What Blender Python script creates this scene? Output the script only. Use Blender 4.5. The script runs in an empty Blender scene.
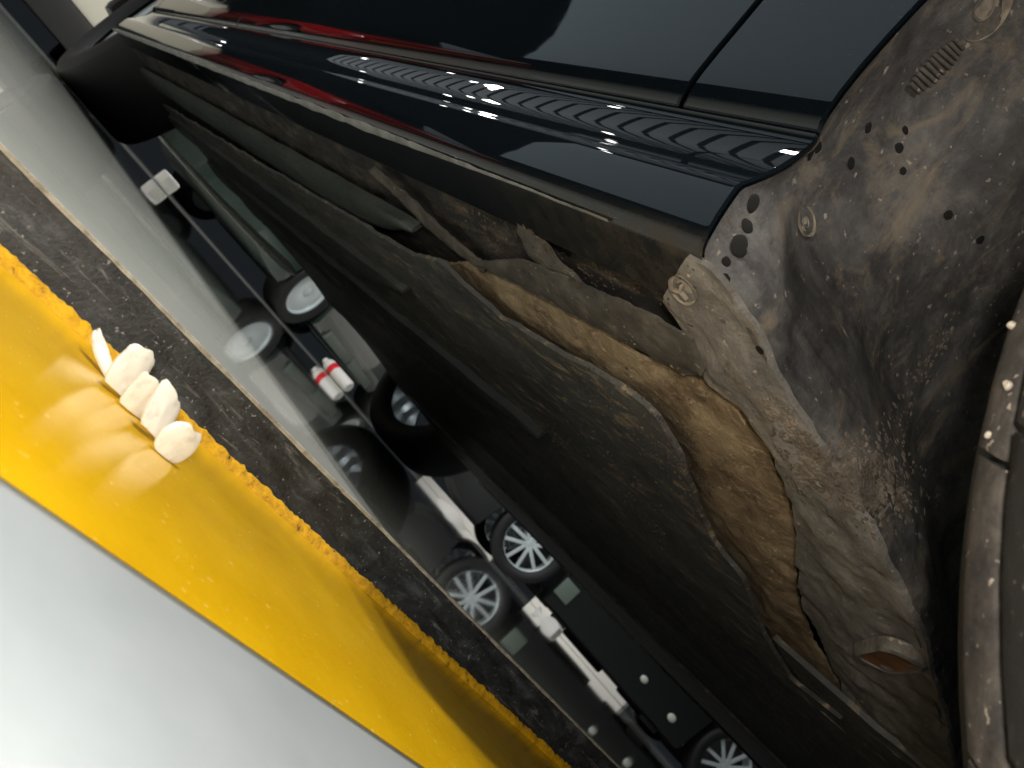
import bpy, bmesh, math, random
from mathutils import Vector, Matrix, noise
from mathutils.bvhtree import BVHTree

# ------------------------------------------------------------------ camera, light, exposure
scene = bpy.context.scene
COL = scene.collection
R_ = math.radians

# World axes: +x runs along the car towards its rear, +y points out of the car's side, z up.
# z = 0 is the polished upper floor; the lower floor beyond the kerb lies at Z_LOW.
Z_LOW = -0.026
CAM = Vector((-0.233, 0.204, 0.030))
FPX = 780.0                                # focal length in pixels of a 1024 wide picture
ROLL = R_(48.7); PITCH = math.atan(128 / FPX); YAW = R_(39.4)

def to_world_dir(r, fwd, up):              # r: right, fwd: forward, up -- of the level camera
    A = Vector((-math.sin(YAW), math.cos(YAW)))    # car axis seen from the level camera
    N = Vector((-math.cos(YAW), -math.sin(YAW)))
    return Vector((A.x * r + A.y * fwd, N.x * r + N.y * fwd, up))
vF = to_world_dir(0, math.cos(PITCH), math.sin(PITCH))
vU = to_world_dir(0, -math.sin(PITCH), math.cos(PITCH))
vR = to_world_dir(1, 0, 0)
vX = math.cos(ROLL) * vR + math.sin(ROLL) * vU
vY = -math.sin(ROLL) * vR + math.cos(ROLL) * vU

cam_d = bpy.data.cameras.new('camera')
cam = bpy.data.objects.new('camera', cam_d); COL.objects.link(cam)
m = Matrix((vX, vY, -vF)).transposed().to_4x4(); m.translation = CAM
cam.matrix_world = m
cam_d.sensor_width = 36; cam_d.lens = FPX / 1024 * 36
cam_d.clip_start = 0.005; cam_d.clip_end = 60
cam_d.dof.use_dof = True; cam_d.dof.focus_distance = 0.40; cam_d.dof.aperture_fstop = 20.0
scene.camera = cam

world = bpy.data.worlds.new('World'); scene.world = world; world.use_nodes = True
world.node_tree.nodes['Background'].inputs[0].default_value = (0.75, 0.88, 1.0, 1)
world.node_tree.nodes['Background'].inputs[1].default_value = 0.014

def area(name, loc, target, sx, sy, power, col=(1, 1, 1)):
    l = bpy.data.lights.new(name, 'AREA'); l.shape = 'RECTANGLE'; l.size = sx; l.size_y = sy
    l.energy = power; l.color = col
    o = bpy.data.objects.new(name, l); COL.objects.link(o); o.location = loc
    d = Vector(target) - Vector(loc)
    o.rotation_euler = d.to_track_quat('-Z', 'Y').to_euler()
    return o
# showroom lamps: a bright fitting over the aisle, rows of ceiling panels, lights further off; added fills are marked
area('aisle_lamp', (0.17, 0.56, 3.1), (-0.1, 0.1, 0), 0.14, 0.14, 46, (1.0, 0.97, 0.92))
area('aisle_lamp', (0.30, 0.84, 3.1), (-0.1, 0.1, 0), 0.14, 0.14, 46, (1.0, 0.97, 0.92))
area('liner_fill', (-0.90, 0.40, 1.45), (-0.05, 0.0, 0.1), 0.16, 0.16, 9, (1.0, 0.95, 0.88))  # fill lamp added to brighten the wheel-arch liner
area('hand_torch', (-0.250, 0.236, 0.052), (0.05, -0.12, 0.17), 0.02, 0.02, 1.30, (1.0, 0.95, 0.88))
for i in range(34):                         # row of dim ceiling panels, mirrored as ribs in the door crease
    area('ceiling_panel', (1.3 + i * 0.25, 0.9, 3.3), (1.3 + i * 0.25, 0.9, 0), 0.185, 2.6, 0.36, (0.86, 0.95, 1.0))
for (x, y) in ((1.2, 1.5), (2.6, 1.0), (4.6, 1.9), (3.3, 3.1), (6.2, 1.2), (5.4, 3.0), (7.6, 2.2), (9.0, 1.4)):
    area('spot_lamp', (x, y, 3.25), (x, y, 0), 0.10, 0.10, 2.5, (1.0, 0.98, 0.94))
area('door_reflection_panel', (8.5, 7.5, 4.9), (8.5, 0, 3.6), 10.0, 4.6, 72, (0.76, 0.92, 1.0))  # glowing panel added for the blue-grey reflection in the door
area('far_wall_fill', (8.0, -8.9, 2.4), (8.0, -9.6, 0), 6.0, 0.3, 110, (1.0, 0.97, 0.93))  # fill added to brighten the far wall and floor
area('rear_floor_fill', (4.3, -1.3, 2.6), (4.4, -1.5, 0), 0.3, 0.3, 75, (1.0, 0.97, 0.93))  # fill added so floor bounce lights the rear bumper trim
area('far_wheel_fill', (2.9, -3.4, 2.7), (3.6, -5.6, 0.2), 0.3, 0.3, 22, (0.92, 0.97, 1.0))  # fill added to light the side-on parked car's wheels
area('end_bay_lamp', (5.0, 1.0, 2.8), (5.6, 0.3, 0), 0.3, 0.3, 34, (1.0, 0.97, 0.93))

scene.view_settings.view_transform = 'Standard'; scene.view_settings.look = 'None'
scene.view_settings.exposure = 0.0; scene.view_settings.gamma = 1
scene.render.engine = 'CYCLES'

# ------------------------------------------------------------------ helpers
def px_ray(px, py):
    return (vF * FPX + vX * (px - 512) - vY * (py - 384))
def on(px, py, axis, val):
    d = px_ray(px, py); t = (val - CAM[axis]) / d[axis]
    return CAM + d * t

def tag(o, label=None, cat=None, group=None, kind=None):
    if label: o['label'] = label
    if cat: o['category'] = cat
    if group: o['group'] = group
    if kind: o['kind'] = kind
    return o
def par(o, p):
    if p is not None:
        o.parent = p
        M = Matrix.Identity(4)
        q = p
        while q is not None:
            M = q.matrix_basis @ M if q.parent is None else q.matrix_parent_inverse @ q.matrix_basis @ M
            q = q.parent
        o.matrix_parent_inverse = M.inverted()
    return o
def obj(name, bm, mat, parent=None, smooth=True, keep_inv=True):
    bmesh.ops.recalc_face_normals(bm, faces=bm.faces[:])
    me = bpy.data.meshes.new(name); bm.to_mesh(me); bm.free()
    if smooth:
        for p in me.polygons: p.use_smooth = True
        me.set_sharp_from_angle(angle=R_(38))
    if mat: me.materials.append(mat)
    o = bpy.data.objects.new(name, me); COL.objects.link(o)
    if parent is not None:
        if keep_inv: par(o, parent)
        else: o.parent = parent
    return o
def empty(name, loc=(0, 0, 0), rz=0):
    o = bpy.data.objects.new(name, None); COL.objects.link(o)
    o.location = loc; o.rotation_euler = (0, 0, rz); o.empty_display_size = 0.1
    o.matrix_basis = Matrix.Translation(loc) @ Matrix.Rotation(rz, 4, 'Z')
    return o
def add_box(bm, c, s, rot=None, bev=0):
    r = bmesh.ops.create_cube(bm, size=1)
    vs = r['verts']
    for v in vs: v.co = Vector((v.co.x * s[0], v.co.y * s[1], v.co.z * s[2]))
    if bev:
        es = list({e for v in vs for e in v.link_edges})
        g = bmesh.ops.bevel(bm, geom=es, offset=bev, segments=2, profile=0.6, affect='EDGES')
        vs = list({v for f in g['faces'] for v in f.verts} | {v for v in vs if v.is_valid})
    M = Matrix.Translation(c) @ (rot.to_4x4() if rot else Matrix.Identity(4))
    bmesh.ops.transform(bm, matrix=M, verts=vs)
    return vs
def grid(bm, rows, close=False):
    V = [[bm.verts.new(p) for p in r] for r in rows]
    for i in range(len(V) - 1):
        n = len(V[i])
        for j in range(n - 1 + (1 if close else 0)):
            a, b = j, (j + 1) % n
            try: bm.faces.new((V[i][a], V[i][b], V[i + 1][b], V[i + 1][a]))
            except ValueError: pass
    return V
def lathe(bm, prof, M, n=64):               # prof: (radius, along axis y)
    rows = []
    for k in range(n + 1):
        a = 2 * math.pi * k / n
        rows.append([M @ Vector((r * math.cos(a), h, r * math.sin(a))) for r, h in prof])
    V = grid(bm, rows)
    bmesh.ops.remove_doubles(bm, verts=bm.verts[:], dist=1e-6)
def resample(pts, n):
    L = [0]
    for a, b in zip(pts, pts[1:]): L.append(L[-1] + (b - a).length)
    out = []; j = 0
    for i in range(n):
        s = L[-1] * i / (n - 1)
        while j < len(pts) - 2 and L[j + 1] < s: j += 1
        t = (s - L[j]) / max(1e-9, L[j + 1] - L[j]); out.append(pts[j].lerp(pts[j + 1], min(1, max(0, t))))
    return out
def fbm(p, octv=4, s=1.0):
    return noise.fractal(Vector(p) * s, 0.9, 2.0, octv, noise_basis='PERLIN_ORIGINAL')
def sheet(name, ea, eb, n, m, mat, parent, thick=0.003, amp=0.0, freq=60, sag=0.0, direc=Vector((0, 0, 1))):
    """ruled sheet between two edge lines, uneven, with real thickness"""
    a = resample(ea, n); b = resample(eb, n)
    rows = []; back = []
    for i in range(n):
        r = []; q = []
        for j in range(m):
            t = j / (m - 1)
            p = a[i].lerp(b[i], t)
            w = fbm(p, 4, freq) * amp + sag * math.sin(math.pi * t)
            p = p + direc * w
            r.append(p); q.append(p + direc * thick)
        rows.append(r); back.append(q)
    bm = bmesh.new()
    A = grid(bm, rows); B = grid(bm, back)
    ring = lambda G: [G[0][j] for j in range(m)] + [G[i][m - 1] for i in range(1, n)] + [G[n - 1][j] for j in range(m - 2, -1, -1)] + [G[i][0] for i in range(n - 2, 0, -1)]
    ra, rb = ring(A), ring(B)
    for k in range(len(ra)):
        try: bm.faces.new((ra[k], ra[(k + 1) % len(ra)], rb[(k + 1) % len(ra)], rb[k]))
        except ValueError: pass
    return obj(name, bm, mat, parent)

# ------------------------------------------------------------------ materials
def nmat(name, col, rough=0.5, metal=0.0, coat=0.0, spec=0.5):
    mt = bpy.data.materials.new(name); mt.use_nodes = True
    b = mt.node_tree.nodes['Principled BSDF']
    b.inputs['Base Color'].default_value = (*col, 1); b.inputs['Roughness'].default_value = rough
    b.inputs['Metallic'].default_value = metal; b.inputs['Coat Weight'].default_value = coat
    b.inputs['Coat Roughness'].default_value = 0.03; b.inputs['Specular IOR Level'].default_value = spec
    return mt
class NT:
    def __init__(s, mt):
        s.t = mt.node_tree; s.b = s.t.nodes['Principled BSDF']
        s.co = s.t.nodes.new('ShaderNodeTexCoord')
    def map(s, scale=(1, 1, 1), rot=(0, 0, 0)):
        n = s.t.nodes.new('ShaderNodeMapping'); n.inputs['Scale'].default_value = scale; n.inputs['Rotation'].default_value = rot
        s.t.links.new(s.co.outputs['Object'], n.inputs['Vector']); return n.outputs[0]
    def noise(s, scale, detail=6, rough=0.6, vec=None, dist=0.0):
        n = s.t.nodes.new('ShaderNodeTexNoise'); n.inputs['Scale'].default_value = scale
        n.inputs['Detail'].default_value = detail; n.inputs['Roughness'].default_value = rough; n.inputs['Distortion'].default_value = dist
        s.t.links.new(vec if vec is not None else s.co.outputs['Object'], n.inputs['Vector']); return n.outputs['Fac']
    def voro(s, scale, vec=None, feat='F1'):
        n = s.t.nodes.new('ShaderNodeTexVoronoi'); n.feature = feat; n.inputs['Scale'].default_value = scale
        s.t.links.new(vec if vec is not None else s.co.outputs['Object'], n.inputs['Vector']); return n.outputs['Distance']
    def ramp(s, fac, stops):
        n = s.t.nodes.new('ShaderNodeValToRGB'); e = n.color_ramp.elements
        while len(e) < len(stops): e.new(0.5)
        for k, (p, c) in enumerate(stops):
            e[k].position = p; e[k].color = (*c, 1) if isinstance(c, tuple) else (c, c, c, 1)
        s.t.links.new(fac, n.inputs[0]); return n.outputs[0]
    def mix(s, fac, a, b):
        n = s.t.nodes.new('ShaderNodeMix'); n.data_type = 'RGBA'
        for sock, v in ((n.inputs[0], fac), (n.inputs[6], a), (n.inputs[7], b)):
            if isinstance(v, (int, float)): sock.default_value = v
            elif isinstance(v, tuple): sock.default_value = (*v, 1)
            else: s.t.links.new(v, sock)
        return n.outputs[2]
    def math(s, op, a, b=0.0):
        n = s.t.nodes.new('ShaderNodeMath'); n.operation = op
        for sock, v in ((n.inputs[0], a), (n.inputs[1], b)):
            if isinstance(v, (int, float)): sock.default_value = v
            else: s.t.links.new(v, sock)
        return n.outputs[0]
    def bump(s, h, strength=0.4, dist=0.001):
        n = s.t.nodes.new('ShaderNodeBump'); n.inputs['Strength'].default_value = strength; n.inputs['Distance'].default_value = dist
        s.t.links.new(h, n.inputs['Height']); s.t.links.new(n.outputs[0], s.b.inputs['Normal'])
    def set(s, name, v): s.t.links.new(v, s.b.inputs[name])

def dirt_mat(name, stops, scale=30, stretch=(1, 1, 1), rough=0.85, bump=0.6, bdist=0.002, streak=None, specks=None, rot=(0, 0, 0)):
    mt = nmat(name, (0.1, 0.1, 0.1), rough); n = NT(mt)
    v = n.map(stretch, rot)
    f = n.noise(scale, 9, 0.68, v, 0.4)
    c = n.ramp(f, stops)
    if streak:
        f2 = n.noise(streak[0], 8, 0.7, n.map(streak[1], streak[3] if len(streak) > 3 else (0, 0, 0)), 1.5)
        c = n.mix(n.ramp(f2, [(streak[4] if len(streak) > 4 else 0.5, 0.0), (0.68, 1.0)]), c, streak[2])
    if specks:
        f3 = n.noise(specks[0], 3, 0.5)
        c = n.mix(n.ramp(f3, [(0.66, 0.0), (0.72, 1.0)]), c, specks[1])
    n.set('Base Color', c)
    fine = n.noise(scale * 9, 8, 0.7)
    n.bump(n.math('ADD', n.math('MULTIPLY', f, 1.6), fine), bump, bdist)
    n.set('Roughness', n.ramp(fine, [(0.3, rough - 0.2), (0.7, min(1, rough + 0.1))]))
    return mt

M = {}
# polished grey floor
mt = nmat('polished_floor', (0.3, 0.31, 0.29), 0.07, spec=0.36); n = NT(mt)
f = n.noise(9, 6, 0.6); n.set('Base Color', n.ramp(f, [(0.3, (0.56, 0.59, 0.54)), (0.7, (0.66, 0.68, 0.63))]))
n.set('Roughness', n.ramp(n.noise(40, 5), [(0.3, 0.015), (0.75, 0.05)])); M['floor'] = mt
mt = nmat('epoxy_floor', (0.6, 0.6, 0.58), 0.3); n = NT(mt)
c = n.ramp(n.noise(25, 5), [(0.3, (0.29, 0.315, 0.325)), (0.7, (0.335, 0.36, 0.37))])
c = n.mix(n.ramp(n.noise(260, 3, 0.5), [(0.70, 0.0), (0.74, 1.0)]), c, (0.3, 0.31, 0.31))
c = n.mix(n.ramp(n.noise(14, 8, 0.72), [(0.55, 0.0), (0.72, 0.45)]), c, (0.30, 0.31, 0.30))
n.set('Base Color', c); n.bump(n.noise(420, 6, 0.7), 0.12, 0.0007); M['epoxy'] = mt
mt = nmat('yellow_paint', (0.74, 0.40, 0.006), 0.17); n = NT(mt)
c = n.ramp(n.noise(30, 6), [(0.3, (0.58, 0.325, 0.003)), (0.7, (0.67, 0.395, 0.006))])
c = n.mix(n.ramp(n.noise(420, 2, 0.5), [(0.70, 0.0), (0.75, 1.0)]), c, (0.86, 0.55, 0.12))
c = n.mix(n.ramp(n.noise(75, 7, 0.7), [(0.68, 0.0), (0.74, 0.8)]), c, (0.30, 0.19, 0.06))
c = n.mix(n.ramp(n.noise(60, 8, 0.75, n.map((1, 0.3, 1), (0, 0, 0.5))), [(0.60, 0.0), (0.70, 0.35)]), c, (0.42, 0.24, 0.03))
n.set('Base Color', c); n.bump(n.noise(300, 6, 0.7), 0.10, 0.0010)
n.set('Roughness', n.ramp(n.noise(50, 5), [(0.35, 0.05), (0.7, 0.15)])); M['yellow'] = mt
M['yellow_edge'] = dirt_mat('chipped_yellow_paint', [(0.33, (0.05, 0.034, 0.02)), (0.40, (0.62, 0.31, 0.004)), (0.6, (0.92, 0.50, 0.006))], 260, rough=0.45, bump=0.8, bdist=0.0012)
M['kerb'] = dirt_mat('scuffed_black_paint', [(0.36, (0.009, 0.011, 0.013)), (0.54, (0.027, 0.031, 0.034)), (0.76, (0.10, 0.11, 0.115))], 55, (0.6, 0.8, 2.2), 0.5, 0.6, 0.001,
                     streak=(90, (0.4, 0.25, 2.0), (0.14, 0.14, 0.135), (0, 0, 0), 0.58), specks=(520, (0.2, 0.2, 0.19)))
M['trim_edge'] = dirt_mat('worn_edge_trim', [(0.3, (0.16, 0.14, 0.10)), (0.55, (0.36, 0.34, 0.28)), (0.75, (0.52, 0.50, 0.44))], 160, rough=0.5, bump=0.6, bdist=0.0008)
# car paint
mt = nmat('black_car_paint', (0.003, 0.005, 0.007), 0.3, coat=1.0, spec=0.0); n = NT(mt)
n.b.inputs['Coat Roughness'].default_value = 0.015
dsp = n.math('MULTIPLY', n.ramp(n.noise(900, 3, 0.6), [(0.64, 0.0), (0.72, 1.0)]), n.ramp(n.noise(25, 5), [(0.4, 0.1), (0.65, 1.0)]))
n.set('Base Color', n.mix(dsp, (0.003, 0.005, 0.007), (0.07, 0.068, 0.062)))
n.set('Coat Roughness', n.ramp(n.noise(18, 6, 0.7), [(0.45, 0.010), (0.75, 0.05)]))
M['paint'] = mt
mt = nmat('dusty_black_paint', (0.004, 0.006, 0.008), 0.3, coat=1.0, spec=0.0); n = NT(mt)
sep = n.t.nodes.new('ShaderNodeSeparateXYZ'); n.t.links.new(n.co.outputs['Object'], sep.inputs[0])
hgt = n.t.nodes.new('ShaderNodeMapRange'); n.t.links.new(sep.outputs['Z'], hgt.inputs[0])
for k, v in zip((1, 2, 3, 4), (0.177, 0.187, 1.0, 0.0)): hgt.inputs[k].default_value = v
fore = n.t.nodes.new('ShaderNodeMapRange'); n.t.links.new(sep.outputs['X'], fore.inputs[0])
for k, v in zip((1, 2, 3, 4), (0.0, 0.22, 1.0, 0.10)): fore.inputs[k].default_value = v
msk = n.math('MULTIPLY', n.math('MULTIPLY', hgt.outputs[0], fore.outputs[0]), n.ramp(n.noise(70, 8, 0.7), [(0.35, 0.15), (0.65, 1.0)]))
n.set('Base Color', n.mix(msk, (0.004, 0.006, 0.008), (0.045, 0.039, 0.031)))
n.b.inputs['Coat Roughness'].default_value = 0.015
n.set('Coat Weight', n.math('SUBTRACT', 1.0, msk)); M['rocker'] = mt
M['dark'] = nmat('dark_plastic', (0.012, 0.012, 0.013), 0.6)
M['rubber'] = dirt_mat('tyre_rubber', [(0.3, (0.010, 0.010, 0.010)), (0.7, (0.026, 0.024, 0.021))], 60, rough=0.8, bump=0.3, bdist=0.0008)
M['rubber_clean'] = nmat('tyre_rubber_plain', (0.012, 0.012, 0.013), 0.6)
M['tread_dust'] = dirt_mat('dusty_tread_rubber', [(0.34, (0.014, 0.012, 0.010)), (0.52, (0.045, 0.038, 0.031)), (0.74, (0.10, 0.083, 0.066))], 80, rough=0.9, bump=0.5, bdist=0.001, specks=(330, (0.3, 0.25, 0.2)))
M['tread_dark'] = dirt_mat('tread_rubber', [(0.34, (0.010, 0.009, 0.008)), (0.55, (0.020, 0.018, 0.016)), (0.75, (0.045, 0.038, 0.031))], 90, rough=0.85, bump=0.5, bdist=0.001, specks=(330, (0.2, 0.17, 0.13)))
M['sill_trim'] = dirt_mat('dusty_sill_seal', [(0.3, (0.07, 0.068, 0.062)), (0.6, (0.20, 0.195, 0.18)), (0.8, (0.30, 0.28, 0.25))], 50, rough=0.6, bump=0.4, bdist=0.001)
M['liner'] = dirt_mat('dusty_wheel_arch_liner', [(0.32, (0.020, 0.018, 0.017)), (0.50, (0.062, 0.057, 0.053)), (0.68, (0.15, 0.137, 0.12)), (0.82, (0.24, 0.215, 0.18))], 22, (1, 1, 1), 0.75, 0.6, 0.0015,
                      streak=(26, (1, 1.2, 0.5), (0.17, 0.135, 0.095)), specks=(190, (0.27, 0.23, 0.18)))
M['mud'] = dirt_mat('dried_mud', [(0.28, (0.05, 0.039, 0.028)), (0.5, (0.145, 0.115, 0.083)), (0.72, (0.30, 0.245, 0.18))], 70, rough=0.95, bump=0.9, bdist=0.002)
M['mud_dark'] = dirt_mat('dark_dried_mud', [(0.28, (0.03, 0.022, 0.015)), (0.5, (0.10, 0.076, 0.05)), (0.72, (0.24, 0.185, 0.125))], 90, rough=0.95, bump=0.9, bdist=0.002)
M['felt'] = dirt_mat('muddy_tan_underfloor_felt', [(0.30, (0.085, 0.050, 0.024)), (0.46, (0.22, 0.155, 0.085)), (0.62, (0.36, 0.27, 0.155)), (0.8, (0.54, 0.44, 0.29))], 26, rough=0.85, bump=0.9, bdist=0.002,
                     streak=(110, (0.5, 1, 1), (0.46, 0.35, 0.22), (0, 0, 0.7), 0.54))
M['lip'] = dirt_mat('dusty_grey_brown_panel', [(0.3, (0.028, 0.025, 0.021)), (0.55, (0.080, 0.070, 0.056)), (0.78, (0.19, 0.165, 0.125))], 40, rough=0.8, bump=0.6, bdist=0.0012, specks=(240, (0.28, 0.23, 0.17)))
M['foot'] = dirt_mat('dusty_liner_foot', [(0.28, (0.06, 0.054, 0.048)), (0.48, (0.15, 0.138, 0.12)), (0.62, (0.24, 0.22, 0.19)), (0.80, (0.36, 0.33, 0.28))], 24, rough=0.8, bump=0.8, bdist=0.002, streak=(38, (1, 0.5, 1), (0.10, 0.068, 0.04), (0, 0, 0.6), 0.55), specks=(210, (0.33, 0.28, 0.21)))
M['sill_mud'] = dirt_mat('muddy_sill_underside', [(0.40, (0.010, 0.009, 0.008)), (0.53, (0.028, 0.022, 0.017)), (0.66, (0.11, 0.082, 0.053)), (0.78, (0.30, 0.235, 0.15))], 34, (0.5, 1.4, 1), 0.85, 0.9, 0.003)
M['tray'] = dirt_mat('dark_undertray_plastic', [(0.35, (0.050, 0.052, 0.050)), (0.6, (0.105, 0.104, 0.096)), (0.8, (0.20, 0.185, 0.16))], 16, (0.4, 1, 1), 0.55, 0.35, 0.0015,
                     streak=(42, (0.55, 1.6, 1), (0.40, 0.30, 0.19), (0, 0, 0.35), 0.53))
M['tray2'] = dirt_mat('dark_green_grey_undertray', [(0.35, (0.026, 0.031, 0.028)), (0.6, (0.056, 0.062, 0.055)), (0.8, (0.12, 0.12, 0.10))], 14, (0.35, 1.2, 1), 0.55, 0.3, 0.0015)
M['orange'] = dirt_mat('rusty_brown_recess', [(0.3, (0.12, 0.05, 0.018)), (0.6, (0.26, 0.12, 0.045)), (0.8, (0.34, 0.18, 0.08))], 30, rough=0.7, bump=0.4, bdist=0.001)
M['spot'] = nmat('oily_black_plug', (0.010, 0.009, 0.008), 0.8, spec=0.15)
M['clip'] = dirt_mat('dusty_grey_clip', [(0.3, (0.11, 0.09, 0.07)), (0.7, (0.33, 0.28, 0.21))], 120, rough=0.7, bump=0.5, bdist=0.0006)
mt = nmat('cream_white_plastic', (0.82, 0.77, 0.66), 0.45); mt.node_tree.nodes['Principled BSDF'].inputs['Subsurface Weight'].default_value = 0.08
mt.node_tree.nodes['Principled BSDF'].inputs['Subsurface Radius'].default_value = (0.004, 0.003, 0.002)
n = NT(mt); n.set('Base Color', n.ramp(n.noise(180, 5), [(0.25, (0.55, 0.49, 0.40)), (0.5, (0.76, 0.72, 0.62))])); n.bump(n.noise(500, 4), 0.15, 0.0004); M['white'] = mt
M['pebble'] = dirt_mat('pale_pebble', [(0.3, (0.25, 0.21, 0.16)), (0.6, (0.52, 0.45, 0.36))], 400, rough=0.7, bump=0.4, bdist=0.0005)
M['silver'] = nmat('silver_alloy', (0.72, 0.80, 0.82), 0.35, 0.25)
M['chrome'] = nmat('chrome', (0.8, 0.82, 0.82), 0.12, 1.0)
M['steel'] = nmat('exhaust_steel', (0.55, 0.55, 0.52), 0.35, 0.9)
def paint(name, col): return nmat(name, col, 0.25, coat=1.0)
M['bg_black'] = nmat('background_black_paint', (0.006, 0.007, 0.008), 0.5)
M['bg_cream'] = paint('cream_paint', (0.62, 0.60, 0.50))
M['bg_red'] = paint('red_paint', (0.42, 0.012, 0.014))
M['bg_green'] = paint('dark_green_grey_paint', (0.03, 0.045, 0.04))
M['plate'] = nmat('grey_green_panel', (0.16, 0.20, 0.165), 0.4)
M['glass'] = nmat('dark_window_glass', (0.01, 0.012, 0.013), 0.05, coat=1.0)
M['lamp_glass'] = nmat('pale_lamp_lens', (0.72, 0.74, 0.66), 0.25)
M['red_lens'] = nmat('red_lamp_lens', (0.7, 0.02, 0.03), 0.2)
M['yellow_strip'] = nmat('yellow_reflective_strip', (0.8, 0.6, 0.1), 0.4)
M['dark_block'] = nmat('dark_grey_block', (0.06, 0.065, 0.06), 0.5)
M['wall'] = nmat('white_wall', (0.75, 0.73, 0.70), 0.7)

# ------------------------------------------------------------------ setting: floors, kerb, yellow border
KX0, KDX = 0.0505, 0.052                     # kerb line x = KX0 + KDX * y
kx = lambda y: KX0 + KDX * y
def poly(name, pts, mat, kind='structure'):
    bm = bmesh.new(); bm.faces.new([bm.verts.new(p) for p in pts])
    o = obj(name, bm, mat, smooth=False)
    return tag(o, kind=kind)
YA, YB = 4.5, -10.0
poly('polished_floor', [(kx(YA) + 0.0004, YA, 0), (14, YA, 0), (14, YB, 0), (kx(YB) + 0.0004, YB, 0)], M['floor'])
poly('floor', [(-5, YA, Z_LOW), (kx(YA) + 0.004, YA, Z_LOW), (kx(YB) + 0.004, YB, Z_LOW), (-5, YB, Z_LOW)], M['epoxy'])
SX = -0.0905
poly('yellow_floor_border', [(SX + KDX * YA * 0.2, YA, Z_LOW + 0.001), (kx(YA) + 0.003, YA, Z_LOW + 0.001), (kx(YB) + 0.003, YB, Z_LOW + 0.001), (SX + 0.2 * KDX * YB, YB, Z_LOW + 0.001)], M['yellow'])
# kerb face: fine uneven grid where the picture sees it, plain further along
ys = [YA, 2.0, 1.0] + [0.4 - i * 0.0016 for i in range(720)] + [-1.3, -3, YB]
rows = []
for y in ys:
    r = []
    for k in range(9):
        t = k / 8; z = Z_LOW + 0.0005 + t * (-0.0012 - Z_LOW)
        w = fbm((y * 40, z * 90, 3.1), 4) * 0.0007 if 0 < k < 8 else 0
        r.append(Vector((kx(y) - 0.0030 * (1 - t) ** 1.5 + w, y, z)))
    r.append(Vector((kx(y) + 0.0012, y, -0.0006))); rows.append(r)
bm = bmesh.new(); grid(bm, rows)
kerb = obj('kerb', bm, M['kerb']); tag(kerb, kind='structure')
# worn pale trim along the upper rim
rows = []
for y in ys:
    w = 0.0007 + 0.0004 * fbm((y * 120, 1.7, 0.3), 3)
    j = 0.0005 * fbm((y * 60, 7.7, 0.3), 3)
    rows.append([Vector((kx(y) - 0.0004 + j, y, -0.0010 - j)), Vector((kx(y) - 0.0005 + j, y, 0.0004)), Vector((kx(y) + w * 0.5, y, 0.0007)), Vector((kx(y) + w, y, 0.0002))])
bm = bmesh.new(); grid(bm, rows); obj('edge_trim', bm, M['trim_edge'], kerb)
# thick chipped bead of yellow paint along the kerb's foot
rows = []
for y in ys:
    a = fbm((y * 70, 4.2, 0), 5); b = fbm((y * 330, 9.2, 0), 5)
    top = Z_LOW + 0.0050 + 0.0005 * a + 0.0009 * b; outw = 0.0062 + 0.0009 * fbm((y * 150, 2.2, 5), 5)
    rows.append([Vector((kx(y) - 0.0018, y, top)), Vector((kx(y) - 0.0036, y, top - 0.0003)), Vector((kx(y) - outw + 0.0005, y, Z_LOW + 0.0022 + 0.0004 * b)), Vector((kx(y) - outw, y, Z_LOW + 0.0008))])
bm = bmesh.new(); grid(bm, rows); obj('paint_bead', bm, M['yellow_edge'], kerb)
# far white wall
for (xc, ln, hh) in ((6.35, 2.3, 2.4), (10.1, 2.7, 0.13)):
    bm = bmesh.new(); add_box(bm, (xc, -9.7, hh / 2), (ln, 0.1, hh), None, 0.01); tag(obj('wall', bm, M['wall'], smooth=False), kind='structure')

# ------------------------------------------------------------------ the black car
W = 1.87
car = empty('car', (1.0, -W / 2, 0))
tag(car, 'glossy black car with muddy underside and its front wheel turned, straddling the kerb', 'car')
WX, WZ, TR = -0.394, 0.309, 0.335            # front wheel
ARC = 0.432
PROF = [(0.1755, -0.030), (0.1760, 0.002), (0.1772, 0.0085), (0.1795, 0.0115), (0.185, 0.0132), (0.195, 0.0146), (0.204, 0.0153), (0.211, 0.0157),
        (0.2130, 0.0155), (0.2155, 0.0147), (0.220, 0.0124), (0.226, 0.0095), (0.233, 0.0064), (0.241, 0.0034), (0.250, 0.0008), (0.258, -0.0010), (0.264, -0.0020), (0.2675, -0.0018), (0.2695, -0.0002)]
PROF = [(z, y - 0.009) for z, y in PROF]
PROF2 = [(0.2702, -0.0020), (0.2710, 0.0012), (0.274, 0.0034), (0.280, 0.0058), (0.290, 0.0080), (0.305, 0.0104), (0.325, 0.013), (0.35, 0.0165), (0.38, 0.0205), (0.42, 0.026), (0.48, 0.032), (0.56, 0.036), (0.66, 0.034), (0.76, 0.024), (0.84, 0.008), (0.90, -0.012)]
PROF2 = [(z, y - 0.009 * max(0, 1 - (z - 0.27) / 0.2)) for z, y in PROF2]
def skin_y(z):
    L = PROF + PROF2
    for (a, ya), (b, yb) in zip(L, L[1:]):
        if a <= z <= b: return ya + (yb - ya) * (z - a) / max(1e-6, b - a)
    return L[0][1] if z < L[0][0] else L[-1][1]
def arch_x(z, cx=WX - 0.02, r=ARC, cz=WZ):
    d = r * r - (z - cz) ** 2
    return cx + math.sqrt(d) if d > 0 else None
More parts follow.
